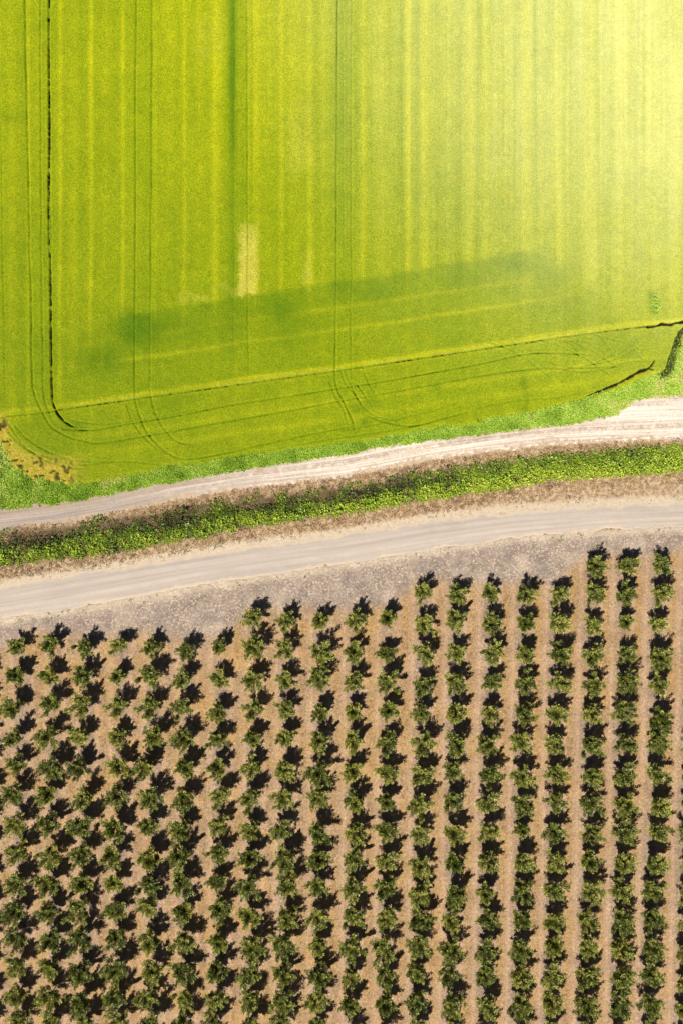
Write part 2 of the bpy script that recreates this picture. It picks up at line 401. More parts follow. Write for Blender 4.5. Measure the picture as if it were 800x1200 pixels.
def orchard_f(U, V):
    ids = list(range(-60, 80)); L = [extra(i) for i in ids]
    a = np.array([l[0] for l in L]); b = np.array([l[1] for l in L])
    ph = np.empty(U.shape)
    wob = (fbm(U, V, 60, 41) - .5) * 4
    for j in range(U.shape[0]):
        ph[j] = np.interp(U[j] + wob[j], a + b * (V[j, 0] - 900) * (abs(V[j,0]-900) < 3000), ids)
    fr = ph - np.floor(ph)
    rid = np.floor(ph).astype(int)
    st = np.interp(U, [extra(i)[0] for i in range(-2, 24)], [start_of(i) for i in range(-2, 24)]) - 16
    ino = sst(-10, 14, V - st + (fbm(U, V, 25, 43) - .5) * 16)
    amp = .45 + .55 * sst(250, 620, U); amp = amp * (.6 + .8 * fbm(rid * 37.0, V, 90, 45))
    orange = np.exp(-((fr - .5) / .10) ** 2) * amp
    orange = orange + .55 * (fbm(U, V, 20, 47) > .56) * (1 - sst(300, 600, U)) + .35 * sst(.5, .65, fbm(U, V, 34, 48))
    wheel = np.exp(-((fr - .30) / .10) ** 2) + np.exp(-((fr - .70) / .10) ** 2) + .3 * np.exp(-((fr - .5) / .3) ** 2)
    d = V - road_bot(U)
    pale = np.exp(-((d - 2) / (2.5 + 7 * fbm(U, V, 50, 51))) ** 2) * .8
    pale = np.maximum(pale, .45 * sst(.55, .72, fbm(U, V, 26, 53)) * (1 - ino))
    edge = sst(-4, 2, d + (fbm(U, V, 8, 55) - .5) * 4)
    z = -.06 + .085 * edge + .05 * (fbm(U, V, 10, 57) - .5) * edge
    # wheel ruts pressed along every alley, low berm under every row
    z = z + ino * (-.05 * (np.exp(-((fr - .30) / .05) ** 2) + np.exp(-((fr - .70) / .05) ** 2)) + .07 * (np.exp(-(fr / .14) ** 2) + np.exp(-((1 - fr) / .14) ** 2)))
    return z + .02, d > -3, dict(orange=np.clip(orange * ino, 0, 1), wheel=np.clip(wheel, 0, 1) * ino, head=1 - ino, pale=pale)
orch = sheet('orchard_ground', axis(-30, 830, 1.5, -5000, 5000), axis(612, 1230, 1.5, 600, 7000), orchard_f, M_orch)
tag(orch, 'tan orchard soil with straw litter and alley strips', 'ground', kind='structure')

# ================================================================ leaves
def leaf_quads(P, D, Lg, W, roll, tint):
    """diamond leaves: P base points, D unit directions, Lg lengths, W widths"""
    n = len(P)
    up = np.tile([0, 0, 1.0], (n, 1)); side = np.cross(D, up)
    side /= np.linalg.norm(side, axis=1, keepdims=True) + 1e-6
    nn = np.cross(side, D)
    side = side * np.cos(roll)[:, None] + nn * np.sin(roll)[:, None]
    mid = P + D * (Lg * .5)[:, None]
    co = np.stack([P, mid - side * (W * .5)[:, None], P + D * Lg[:, None], mid + side * (W * .5)[:, None]], 1).reshape(-1, 3)
    f = np.arange(4 * n).reshape(-1, 4)
    return co, f, np.repeat(tint, 4)
def unit(a): return a / (np.linalg.norm(a, axis=1, keepdims=True) + 1e-9)

def tube(pts, rad, seg=6):
    pts = np.array(pts, float); rad = np.array(rad, float); co = []; f = []
    for i, p in enumerate(pts):
        d = pts[min(i + 1, len(pts) - 1)] - pts[max(i - 1, 0)]; d = d / np.linalg.norm(d)
        a = np.cross(d, [1, .3, .2]); a /= np.linalg.norm(a); b = np.cross(d, a)
        for k in range(seg):
            t = 2 * math.pi * k / seg; co.append(p + rad[i] * (a * math.cos(t) + b * math.sin(t)))
    for i in range(len(pts) - 1):
        for k in range(seg):
            f.append([i * seg + k, i * seg + (k + 1) % seg, (i + 1) * seg + (k + 1) % seg, (i + 1) * seg + k])
    return np.array(co), np.array(f)

def make_tree(seed, nleaf, sparse=1.0, leafk=1.0):
    r = np.random.default_rng(seed)
    co = []; fa = []; n0 = 0
    def add(c, f):
        nonlocal n0
        co.append(c); fa.append(f + n0); n0 += len(c)
    th = r.uniform(.6, .85)
    lean = r.normal(0, .03, 2)
    top = np.array([lean[0], lean[1], th])
    add(*tube([[0, 0, -.12], [0, 0, .08], [lean[0] * .5, lean[1] * .5, th * .5], top], [.14, .095, .078, .07]))
    shoots = []
    nl = r.integers(8, 11); a0 = r.uniform(0, 6.28)
    for k in range(nl):
        az = a0 + 2 * math.pi * k / nl + r.normal(0, .14); el = math.radians(r.uniform(24, 48) if k % 2 else r.uniform(48, 68))
        ln = r.uniform(1.7, 2.15) * sparse
        d = np.array([math.cos(az) * math.cos(el), math.sin(az) * math.cos(el), math.sin(el)])
        pts = [top]; p = top.copy(); dd = d.copy()
        for q in range(4):
            dd = dd + np.array([0, 0, .12]) + r.normal(0, .08, 3); dd /= np.linalg.norm(dd)
            p = p + dd * ln / 4; pts.append(p.copy())
        add(*tube(pts, [.055, .042, .03, .018, .006], 5))
        shoots.append(np.array(pts))
        for s in range(r.integers(5, 8)):         # side shoots
            i = r.integers(1, 4); q0 = pts[i] + (pts[i + 1] - pts[i]) * r.random()
            az2 = az + r.normal(0, 1.1); el2 = math.radians(r.uniform(10, 60)); l2 = r.uniform(.6, 1.1) * sparse
            d2 = np.array([math.cos(az2) * math.cos(el2), math.sin(az2) * math.cos(el2), math.sin(el2)])
            pp = [q0, q0 + d2 * l2 * .5, q0 + d2 * l2 + np.array([0, 0, .08])]
            add(*tube(pp, [.02, .012, .004], 4)); shoots.append(np.array(pp))
    for s in range(3):                            # inner uprights
        az = r.uniform(0, 6.28); d = unit(np.array([[math.cos(az) * .35, math.sin(az) * .35, 1.]]))[0]
        pp = [top, top + d * 1.0, top + d * r.uniform(1.7, 2.3)]
        add(*tube(pp, [.04, .025, .006], 4)); shoots.append(np.array(pp))
    wood = (np.vstack(co), np.vstack(fa))
    seglen = np.array([np.linalg.norm(np.diff(s, axis=0), axis=1).sum() for s in shoots])
    cnt = r.multinomial(nleaf, seglen / seglen.sum())
    P = []; D = []; T = []
    for s, c in zip(shoots, cnt):
        if c == 0: continue
        t = r.beta(1.6, 1.0, c) * (len(s) - 1) * .995; t = np.maximum(t, .25)
        i = t.astype(int); f = (t - i)[:, None]
        base = s[i] * (1 - f) + s[i + 1] * f
        axis_ = unit(s[i + 1] - s[i])
        rd = unit(r.normal(0, 1, (c, 3)))
        dd = unit(axis_ * 1.1 + rd * .9 + np.array([0, 0, -.05]))
        P.append(base + rd * (r.random(c) ** .7 * .20)[:, None]); D.append(dd)
        T.append(np.clip(r.normal(.47, .22, c) + r.normal(0, .16) + .10 * (t / (len(s) - 1)), 0, 1))
    P = np.vstack(P); D = np.vstack(D); T = np.concatenate(T); n = len(P)
    Lg = r.uniform(.16, .31, n) * leafk; W = Lg * r.uniform(.34, .52, n)
    c, f, t = leaf_quads(P, D, Lg, W, r.normal(0, .6, n), T)
    return wood, (c, f, t)

NV = 12
variants = []
for k in range(NV):
    w, l = make_tree(100 + k, 4600, [1, .93, 1.05, .98, 1.0, .88, 1.04, .96, 1.02, .9, 1, .97][k])
    variants.append((w, l, new_mesh('trunk', w[0], w[1], M_bark, smooth=True), new_mesh('crown', l[0], l[1], M_leaf, {'tint': l[2]})))

ORD = ['', 'first', 'second', 'third', 'fourth', 'fifth', 'sixth', 'seventh', 'eighth', 'ninth', 'tenth', 'eleventh', 'twelfth',
       'thirteenth', 'fourteenth', 'fifteenth', 'sixteenth', 'seventeenth', 'eighteenth']
flat = [(ri, ti, u, v) for ri, r in enumerate(ROWS) for ti, (u, v) in enumerate(r)]
# the 300 that show largest stay individual; those cut most by the lower edge join the mass
key = sorted(flat, key=lambda q: -q[3])
n_drop = max(0, len(flat) - 300)
dropped = set((q[0], q[1]) for q in key[:n_drop])
trng = np.random.default_rng(5)
protos = {}
for ri, ti, u, v in flat:
    k = int(trng.integers(NV)); sc = trng.normal(1.13, .065); rz = trng.uniform(0, 6.28)
    young = 1 - sst(0, 170, v - start[ri])
    sc *= (1.0 - .06 * young) * (1 + .07 * sst(900, 1180, v))
    if ti == 0: sc *= .93
    sc = float(np.clip(sc, .84, 1.36))
    if (ri, ti) in dropped: continue
    if k not in protos:
        e = bpy.data.objects.new('orchard_tree', None); C.objects.link(e)
        tr = link('trunk', variants[k][2], e); cr = link('crown', variants[k][3], e)
        protos[k] = (e, tr, cr)
    else:
        e0, t0, c0 = protos[k]
        e = e0.copy(); C.objects.link(e)
        for ch in (t0, c0):
            c = ch.copy(); C.objects.link(c); c.parent = e
    e.empty_display_size = .3
    e.location = (float(XW(u)), float(YW(v)), .04); e.rotation_euler = (0, 0, rz)
    e.scale = (sc, sc, sc * float(trng.uniform(.92, 1.08)))
    look = 'small round' if sc < 1.0 else ('broad bushy' if sc > 1.19 else 'bushy green')
    rw = f'{ORD[ri + 1]} row from the left' if ri < 10 else f'{ORD[20 - ri]} row from the right'
    pos = 'nearest the road' if ti == 0 else f'{ORD[ti + 1]} from the road'
    tag(e, f'{look} orchard tree, {pos} in the {rw}', 'orchard tree', 'young orchard trees in straight rows')

# rest of the orchard: cut by the frame or beyond it, one mass
wc = []; wf = []; lc = []; lf = []; lt = []; nw = nl_ = 0
low = [make_tree(300 + k, 700, 1.0, 1.8) for k in range(3)]
mass = []
for ri, ti, u, v in flat:
    if (ri, ti) in dropped: mass.append((u, v, 0))
y0_left = 400
for i in (-1, 20, -2, 21):
    a, b = extra(i); s = (600 + (786 - 600) * K) if i == -1 else (600 + (665 - 600) * K if i == 20 else start_of(i))
    for q in range(18):
        v = s + q * 34.2
        if v > 1225: break
        mass.append((a + b * (v - 900) + trng.normal(0, 1), v + trng.normal(0, 1.2), 0 if i in (-1, 20) else 1))
for i in range(-4, 24):
    a, b = extra(i)
    for q in range(5):
        v = 1222 + q * 34
        if 0 <= i < 20 and q == 0:
            v = max(ROWS[i][-1][1] + 33.5, 1190)
        mass.append((a + b * (v - 900) + trng.normal(0, 1), v, 0 if q == 0 else 1))
for i in (-4, -3, 22, 23):
    a, b = extra(i)
    for q in range(17):
        v = start_of(i) + q * 34
        if v < 1215: mass.append((a + b * (v - 900), v, 1))
for u, v, lod in mass:
    w, l = (variants[int(trng.integers(NV))][:2] if lod == 0 else low[int(trng.integers(3))])
    a = trng.uniform(0, 6.28); sc = trng.normal(1.04, .06); R = np.array([[math.cos(a), -math.sin(a), 0], [math.sin(a), math.cos(a), 0], [0, 0, 1]]) * sc
    off = np.array([float(XW(u)), float(YW(v)), .04])
    wc.append(w[0] @ R.T + off); wf.append(w[1] + nw); nw += len(w[0])
    lc.append(l[0] @ R.T + off); lf.append(l[1] + nl_); nl_ += len(l[0]); lt.append(np.clip(l[2] + trng.normal(0, .05), 0, 1))
me = new_mesh('orchard_foliage', np.vstack(wc + lc), np.vstack(wf + [f + nw for f in lf]), M_leaf,
              {'tint': np.concatenate([np.zeros(nw)] + lt)})
me.materials.append(M_bark)
mi = np.zeros(len(me.polygons), np.int32); mi[:sum(len(f) for f in wf)] = 1
me.polygons.foreach_set('material_index', mi)
tag(link('orchard_foliage', me), 'rest of the orchard running on past the picture edges', 'orchard', kind='stuff')

# ================================================================ CROP FIELD
def vline(x0, x1=None, v0=-3000, v1=460, tail=()):
    x1 = x0 if x1 is None else x1
    n = 14; vs = np.linspace(-45, v1, n)
    xs = x0 + (x1 - x0) * np.clip(vs / max(v1, 1), 0, 1) + np.random.default_rng(int(x0)).normal(0, .35, n)
    return [(x0, v0)] + list(zip(xs, vs)) + list(tail)
GROOVES = [   # points, width px, depth m, mud
 (vline(59, 62, v1=462, tail=smooth_poly([(64,474),(69,485),(78,495),(92,502),(112,506)]).tolist()), 1.0, .30, .0),
 (vline(31, 40, v1=455, tail=smooth_poly([(45,470),(52,484),(62,500),(80,511),(100,517),(120,519),(165,512),(250,497),(330,483),(400,470),(440,463),(500,452),(560,441),(610,434),(640,432),(700,431),(735,428)]).tolist()), 1.0, .34, 0),
 (vline(49, 52, v1=455, tail=smooth_poly([(54,468),(60,485),(72,503)]).tolist()), .9, .26, 0),
 (vline(0, 9, v1=478), .9, .14, 0),
 (vline(161, 159, v1=455, tail=smooth_poly([(160,470),(164,484),(171,502),(183,518),(198,531),(217,538),(250,534),(300,523),(350,512),(400,502),(430,498)]).tolist()), .95, .30, 0),
 (vline(180, 177, v1=455, tail=smooth_poly([(179,470),(184,486),(194,503),(208,517),(226,521),(245,519)]).tolist()), .95, .26, 0),
 (vline(276, 275, v1=448), .8, .14, 0),
 (vline(290, 292, v1=448), .9, .28, 0),
 (vline(297, 297, v1=250), .7, .12, 0),
 (vline(396, 393, v1=432, tail=smooth_poly([(393,446),(396,458),(402,469),(408,482),(414,496),(416,512),(417,520)]).tolist()), .95, .30, 0),
 (vline(412, 411, v1=436, tail=smooth_poly([(412,452),(418,466),(425,478),(431,490),(431,500)]).tolist()), .8, .20, 0),
 (vline(402, 403, v1=300), .7, .12, 0),
 (vline(523, 521, v1=330), .8, .10, 0),
 (vline(470, 471, v1=250), .7, .10, 0),
 (vline(627, 627, v1=250), .8, .10, 0),
 # the long low levee and the lines that follow the headland
 ([(-400,538),(0,489),(50,484),(100,476),(150,469),(200,462),(250,455),(300,448),(350,441),(400,434),(450,426.5),(500,419),(550,411.5),(600,404),(650,396),(700,389.5),(750,383.5),(800,377.5),(900,364)], 1.0, .20, 0),
 (smooth_poly([(76,503),(110,504),(150,497),(210,487),(270,475),(330,466),(400,455),(450,447),(500,438),(560,427),(600,418),(630,414),(670,415),(705,417)]), .85, .24, 0),
 (smooth_poly([(400,505),(440,497),(500,483),(540,470),(560,465)]), .6, .08, 0),
 (smooth_poly([(432,488),(445,493),(465,498),(485,499),(520,490),(560,480)]), .9, .18, 0),
 (smooth_poly([(419,452),(426,462),(433,472),(445,480)]), .8, .22, 0),
 (smooth_poly([(95,545),(150,541),(220,548)]), .6, .06, 0),
 (smooth_poly([(10,505),(25,520),(40,530),(70,537),(105,532)]), .8, .10, 0),
 (smooth_poly([(20,500),(35,515),(60,530),(95,540),(150,541)]), .7, .09, 0),
 (smooth_poly([(84,492),(120,497),(180,490),(260,474)]), .6, .10, 0),
 (smooth_poly([(400,436),(405,450),(415,462),(425,476)]), .6, .14, 0),
 (smooth_poly([(425,432),(430,446),(440,462),(452,472)]), .7, .12, 0),
 (smooth_poly([(560,478),(600,470),(650,466),(690,458)]), .6, .08, 0),
 (smooth_poly([(236,540),(300,530),(380,516),(460,504),(520,492)]), .7, .10, 0),
 (smooth_poly([(560,398),(600,412),(640,440),(660,462)]), .6, .07, 0),
 (smooth_poly([(690,391),(730,402),(752,410),(775,404)]), .6, .09, 0),
 (smooth_poly([(645,404),(662,400),(690,402),(720,408)]), .6, .10, 0),
 (smooth_poly([(14,500),(30,522),(52,538),(85,548),(120,548)]), .7, .12, 0),
 (smooth_poly([(66,478),(74,492),(90,500),(120,500)]), .7, .12, 0),
 (smooth_poly([(150,474),(156,492),(168,510),(186,526),(205,536)]), .7, .12, 0),
 (smooth_poly([(405,436),(412,455),(424,474),(436,486),(455,492),(480,490)]), .7, .14, 0),
 (smooth_poly([(386,446),(392,462),(402,480),(408,500),(409,516)]), .7, .14, 0),
 (smooth_poly([(660,398),(690,410),(720,430),(735,440)]), .7, .12, 0),
 (smooth_poly([(610,405),(640,398),(668,404),(676,420),(660,434),(630,440)]), .7, .12, 0),
 (smooth_poly([(755,400),(740,410),(722,420),(700,426),(670,428)]), .7, .12, 0),
 # criss-cross turning marks at the right
 (smooth_poly([(650,403),(668,412),(690,424),(712,440),(722,452)]), .7, .15, 0),
 (smooth_poly([(652,432),(680,436),(710,432),(735,424),(760,424),(778,425)]), .7, .14, 0),
 (smooth_poly([(640,424),(660,430),(690,428),(715,415),(730,398),(735,388)]), .7, .14, 0),
 (smooth_poly([(700,393),(712,408),(722,425),(728,440)]), .7, .13, 0),
 (smooth_poly([(735,400),(745,415),(755,422),(772,420)]), .7, .12, 0),
]
DITCH = [     # wet dark cracks
 (smooth_poly([(560,493),(610,486),(643,478),(678,470),(690,464),(708,456),(722,450),(733,444),(741,440)]), 1.5),
 (smooth_poly([(741,440),(749,435),(757,433),(763,427),(765,423)]), 1.2),
 (smooth_poly([(758,432),(764,434)]), 1.0),
 (smooth_poly([(757,383.5),(767,383),(775,380),(784,381),(790,379),(798,378),(812,376)]), 1.6),
 (smooth_poly([(676,474),(660,480),(640,484)]), 1.1),
 (smooth_poly([(803,384),(795,392),(790,402),(787,413),(783,425),(782,435),(776,441)]), 2.6),
 ([(59,-3000)] + [(59 - .6 * math.sin(v / 31.), v) for v in range(-40, 300, 10)] + [(60,300),(61,380),(62,450),(64,474),(69,485),(78,495),(86,500)], .72),
]
STRIPES = [   # x, half width, ripe amount, strength at top / at bottom
 (72,2.5,.5,1,1),(108,2.6,.62,1,.9),(145,2.4,.5,1,.9),(183,2,.35,1,.7),(217,2.6,.48,1,.8),(253,4,.5,1,.9),(235,9,.25,1,.2),(259,3,.3,1,0),
 (330,3,.4,.9,1),(310,14,.22,1,.6),(345,12,.35,1,.4),(363,4,.5,.9,1),(300,4,.4,1,.6),(379,7,.25,1,.5),(425,4,.5,1,.9),(445,12,.3,1,.4),
 (477,3.4,.7,1,.9),(497,5,.55,1,.8),(520,9,.3,1,.3),(549,5,.7,1,.9),(567,5,.6,1,.9),(590,10,.3,1,.2),(615,5,.7,1,.8),(652,5,.6,1,.9),(690,6,.55,1,.8),
 (727,6,.5,1,.8),(760,8,.4,1,.5),(790,6,.5,1,.6),(35,2,.35,1,1),(15,5,.2,1,1),(88,5,.15,1,1),(125,7,.15,1,1),(200,7,.2,1,.4),
]
DARKS = [(273,5.5,1.25,1,.5),(285,3,.25,1,.8),(395,4,.45,1,.6),(404,5,.4,1,.5),(160,4,.2,1,1),(470,3,.3,1,.3),(487,3,.3,1,.5),(536,4,.25,1,.4),(558,2.5,.3,1,.5),
         (603,4,.25,1,.3),(626,4,.4,1,.4),(640,5,.25,1,.5),(672,5,.25,1,.5),(706,5,.2,1,.5),(745,5,.2,1,.5),(29,3,.25,1,1),(130,3,.1,1,1),(52,3,.2,1,1),
         (97,4,.12,1,1),(228,4,.15,1,.6)]
def box(U, V, u0, u1, v0, v1, s=3):
    U, V = U + (fbm(U, V, 7, 250, 3) - .5) * 9, V + (fbm(U, V, 8, 251, 3) - .5) * 22
    return sst(u0 - s, u0 + s, U) * sst(u1 + s, u1 - s, U) * sst(v0 - s, v0 + s, V) * sst(v1 + s, v1 - s, V)
def blob(U, V, u, v, a, b): return np.exp(-(((U - u) / a) ** 2 + ((V - v) / b) ** 2))

def crop_f(U, V):
    bound = crop_bot(U) + 3.5 + (fbm(U, V, 26, 61) - .5) * 6 + (fbm(U, V, 5, 62, 2) - .5) * 5
    e = np.minimum(bound - V, 845 - U + (fbm(U, V, 30, 63) - .5) * 20)
    edge = sst(-1.5, 7, e)
    gr = np.random.default_rng(3).random(U.shape)
    z = -.08 + .60 * edge
    z = z + edge * (.065 * (gr - .5) + .05 * (fbm(U, V, 3.2, 64, 2) - .5) + .10 * (fbm(U, V, 25, 65) - .5) + .10 * (fbm(U, V, 7, 100, 2) - .5))
    H1 = pl([(0,489),(100,476),(200,462),(300,448),(400,434),(500,419),(600,404),(700,389.5),(800,377.5)])(U)
    above = sst(4, -4, V - H1)
    mud = np.zeros(U.shape); gsum = np.zeros(U.shape)
    for pts, w, dep, _ in GROOVES:
        if pts[0][1] > -2000: dep = max(dep, .13)
        d = dist_poly(U, V, pts)
        near = d < 8
        end = np.array(pts[-1]); tap = sst(2, 30, np.hypot(U - end[0], V - end[1])); dep = dep * ((1.15 if pts[0][0] > 350 else .85) if pts[0][1] < -2000 else 1.7)
        brk = .55 + .9 * vnoise(U, V, 5, 66) * vnoise(U, V, 17, 67)
        g = np.exp(-(d / w) ** 2) * near * tap
        z = z - g * dep * brk * edge
        gsum = np.maximum(gsum, g * np.clip(dep * 2.6, 0, .85) * brk)
        z = z + .02 * np.exp(-((d - 2.6) / 1.0) ** 2) * near * edge * (dep > .2) * tap
    for pts, w in DITCH:
        wv = w * (.35 + 1.2 * fbm(U, V, 6, 68, 3))
        d = dist_poly(U, V, pts) + (fbm(U, V, 5, 69, 2) - .5) * 1.5
        g = np.exp(-(np.maximum(d, 0) / wv) ** 2) * (d < 8)
        if pts[0][1] < -2000: g = g * sst(.16, .5, fbm(U * 0, V, 9, 240, 3))
        z = z - .75 * g; mud = np.maximum(mud, np.clip(g * 2.0 - .25, 0, 1))
    # levee line: dotted dark holes
    dl = np.abs(V - H1)
    holes = np.exp(-((V - H1 - .4) / .9) ** 2) * (vnoise(U, V, 2.6, 71) > .60) * (U > 70) * .7 * sst(.3, .6, fbm(U, V, 45, 72))
    mud = np.maximum(mud, holes); z = z - holes * .25
    # stripes of riper crop along the drilling direction
    ripe = np.full(U.shape, .30) + .14 * (fbm(U, V, 70, 73) - .5) * 2
    wv = (fbm(U * 0, V, 130, 74) - .5) * 1.5
    tb = sst(0, 330, V)
    f_end = 1 - .78 * sst(0, 22, V - (pl([(0,520),(130,385),(205,358),(350,338),(630,292),(700,330),(800,372)])(U)))
    for x, w, a, t0, t1 in STRIPES:
        amp = a * (t0 + (t1 - t0) * tb) * (.45 + 1.1 * fbm(U * 0 + x * 7, V, 40, 75))
        ripe = ripe + amp * (.95 if x < 500 else .5) * np.exp(-((U - x + wv) / w) ** 2) * f_end
    lush_and_shade = np.zeros(U.shape)
    for x, w, a, t0, t1 in DARKS:
        amp = a * (t0 + (t1 - t0) * tb) * (.5 + 1.0 * fbm(U * 0 + x * 5, V, 50, 76))
        lush_and_shade = lush_and_shade + amp * .7 * np.exp(-((U - x + wv) / w) ** 2) * f_end * above
    # fine drill rows
    fine = .5 * fbm(U, V * .012, 2.6, 77, 3) + .5 * fbm(U, V * .02, 9, 99, 2)
    ripe = ripe + (fine - .5) * (.30 + .35 * sst(380, 700, U)) * above * f_end
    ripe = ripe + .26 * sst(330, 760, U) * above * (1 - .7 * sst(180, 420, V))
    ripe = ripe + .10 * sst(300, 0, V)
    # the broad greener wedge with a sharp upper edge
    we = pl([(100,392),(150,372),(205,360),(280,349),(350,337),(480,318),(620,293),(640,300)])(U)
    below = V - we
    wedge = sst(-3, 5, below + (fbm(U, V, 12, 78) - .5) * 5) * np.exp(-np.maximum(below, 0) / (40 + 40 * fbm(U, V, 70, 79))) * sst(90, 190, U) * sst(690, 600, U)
    lush_and_shade = lush_and_shade + .50 * wedge * (.5 + fbm(U, V, 30, 80)) * above
    for u, v, a, b, s in [(162,388,26,18,.7),(120,420,28,26,.6),(330,365,22,20,.45),(150,372,20,10,.3),(645,325,20,16,.28),(678,362,26,22,.32),(225,385,30,14,.25),
                          (600,310,30,10,.25),(430,345,30,14,.2),(540,330,25,12,.2),(270,395,14,26,.2),(345,395,22,16,.22),(50,425,30,30,.15),
                          (435,470,8,8,.45),(427,496,6,6,.5),(418,480,5,5,.4),(508,452,7,6,.4),(513,460,5,9,.2),(612,450,4,11,.55),(616,470,4,10,.55),(614,482,4,5,.4),
                          (90,500,14,6,.45),(130,518,30,4,.3),(25,528,30,8,.25),(735,415,14,10,.3),(760,395,12,8,.2),(728,400,8,18,.2),(762,346,5,5,.7),(760,358,3,9,.5),(15,140,14,5,.35)]:
        lush_and_shade = lush_and_shade + s * blob(U, V, u, v, a, b) * (.45 + 1.1 * fbm(U, V, 11, 81))
    lush_and_shade = lush_and_shade + .22 * sst(.56, .75, fbm(U, V, 80, 82)) * (1 - .6 * above)
    # yellow streaks that follow the headland
    for off, a, w in ((-72,.35,3),(-46,.5,2.4),(-3.4,.85,2.6),(3,.2,2.),(38,.25,3),(58,.25,4)):
        q = H1 + off + (fbm(U, V * 0, 90, 83) - .5) * 6
        ripe = ripe + a * np.exp(-((V - q) / w) ** 2) * (.4 + 1.1 * fbm(U, V, 35, 84)) * sst(60, 170, U) * (1 if off > -10 else sst(700, 560, U)) + (a * .5 * np.exp(-((V - q) / w) ** 2) * sst(170, 60, U) if abs(off) < 4 else 0)
    ripe = ripe - .10 * sst(150, 420, V) * sst(700, 500, U)
    # bare, ripe and thin patches
    tan = .95 * box(U, V, 281, 302, 262, 346, 4) * (.75 + .5 * fbm(U, V, 7, 85)) * (1 - .45 * np.exp(-((U - 291.5) / 1.2) ** 2))
    tan = tan * (.55 + .45 * sst(255, 300, V))
    tan = tan + .45 * box(U, V, 356, 366, 290, 336, 4) * (.4 + .9 * fbm(U, V, 9, 86)) * sst(280, 325, V)
    tan = tan + .22 * box(U, V, 336, 368, 122, 205, 12) * fbm(U, V, 12, 87) * 1.4
    tan = tan + .22 * box(U, V, 232, 262, 20, 75, 12) * fbm(U, V, 10, 88) * 1.3
    tan = tan + .35 * box(U, V, 210, 244, 346, 357, 4) * (.4 + fbm(U, V, 12, 89))
    tan = tan + .30 * box(U, V, 252, 290, 336, 346, 3) * fbm(U, V, 12, 90)
    for tu, tv in ((613, 250), (590, 283), (612, 257), (598, 236), (560, 240), (540, 25), (258, 58)): tan = tan + .6 * blob(U, V, tu, tv, 1.8, 2.4)
    tan = tan + .30 * np.exp(-((V - H1 + 1.8) / 1.6) ** 2) * sst(.35, .6, fbm(U, V, 25, 92))
    c = (V - (crop_bot(U) - 33)) 
    dry = sst(-6, 18, c + (fbm(U, V, 16, 93) - .5) * 16) * sst(112, 66, U) 
    dry = np.maximum(dry, sst(14, 4, U + (fbm(U, V, 20, 94) - .5) * 10) * sst(478, 500, V))
    dry = np.maximum(dry, .30 * sst(7, 2, e) * sst(.4, .6, fbm(U, V, 20, 95)))
    spots = dry * sst(.57, .66, fbm(U, V, 6, 96, 3)); mud = np.maximum(mud, .85 * spots); z = z - .25 * spots - .22 * dry
    lush_and_shade = np.maximum(lush_and_shade, gsum * .75)  # groove shade painted in as darker green, on top of the relief
    fo = sst(60, 300, np.maximum(np.abs(U - 400) - 440, -V - 40))
    z = np.where(edge > .35, np.maximum(z, .03 + .02 * gr), z)
    # straw: pale drill rows plus the upper-right glow painted into the crop colour
    straw = sst(320, 890, U + .35 * (300 - V)) * sst(520, 120, V) * (.45 + .8 * fine) * (.7 + .5 * fbm(U, V, 75, 97))  # pale drill rows and the painted upper-right glow in one mask
    return z, edge > .001, dict(straw=np.clip(straw, 0, 1) * .56, ripe=ripe, lush_and_shade=np.clip(lush_and_shade, 0, 1), tan=np.clip(tan, 0, 1), mud=np.clip(mud, 0, 1), dry=np.clip(dry, 0, 1))
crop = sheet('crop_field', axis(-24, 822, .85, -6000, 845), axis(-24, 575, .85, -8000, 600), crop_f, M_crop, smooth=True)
tag(crop, 'bright yellow green crop with tramlines and ripe stripes', 'crop', kind='stuff')

# ================================================================ VEGETATION STRIPS
def scatter(n, top, bot, u0=-60, u1=860, seed=1, dens=None):
    r = np.random.default_rng(seed)
    u = r.uniform(u0, u1, n); t = r.random(n); a = top(u); b = bot(u); v = a + (b - a) * t
    if dens is not None:
        k = r.random(n) < dens(u, v, t); u, v, t = u[k], v[k], t[k]
    return u, v, t
def clumps(name, u, v, z0, size, tint, nleaf, mat, seed, flatness=.6, lw=.5, ll=(.16, .34)):
    """each clump: nleaf leaves springing from a small dome"""
    r = np.random.default_rng(seed); n = len(u)
    X = XW(u); Y = YW(v)
    rep = lambda a: np.repeat(a, nleaf)
    N = n * nleaf
    az = r.uniform(0, 6.283, N); rr = np.sqrt(r.random(N)); s = rep(size)
    base = np.stack([rep(X) + np.cos(az) * rr * s * .55, rep(Y) + np.sin(az) * rr * s * .55, rep(z0) + s * (1 - rr ** 2) * r.uniform(.1, .75, N)], 1)
    el = r.normal(flatness, .35, N); az2 = az + r.normal(0, .7, N)
    D = np.stack([np.cos(az2) * np.cos(el), np.sin(az2) * np.cos(el), np.sin(el)], 1)
    L = r.uniform(*ll, N) * (.6 + .8 * s); W = L * lw * r.uniform(.7, 1.3, N)
    c, f, t = leaf_quads(base, D, L, W, r.normal(0, .5, N), np.clip(rep(tint) + r.normal(0, .12, N), 0, 1))
    return link(name, new_mesh(name, c, f, mat, {'tint': t}))

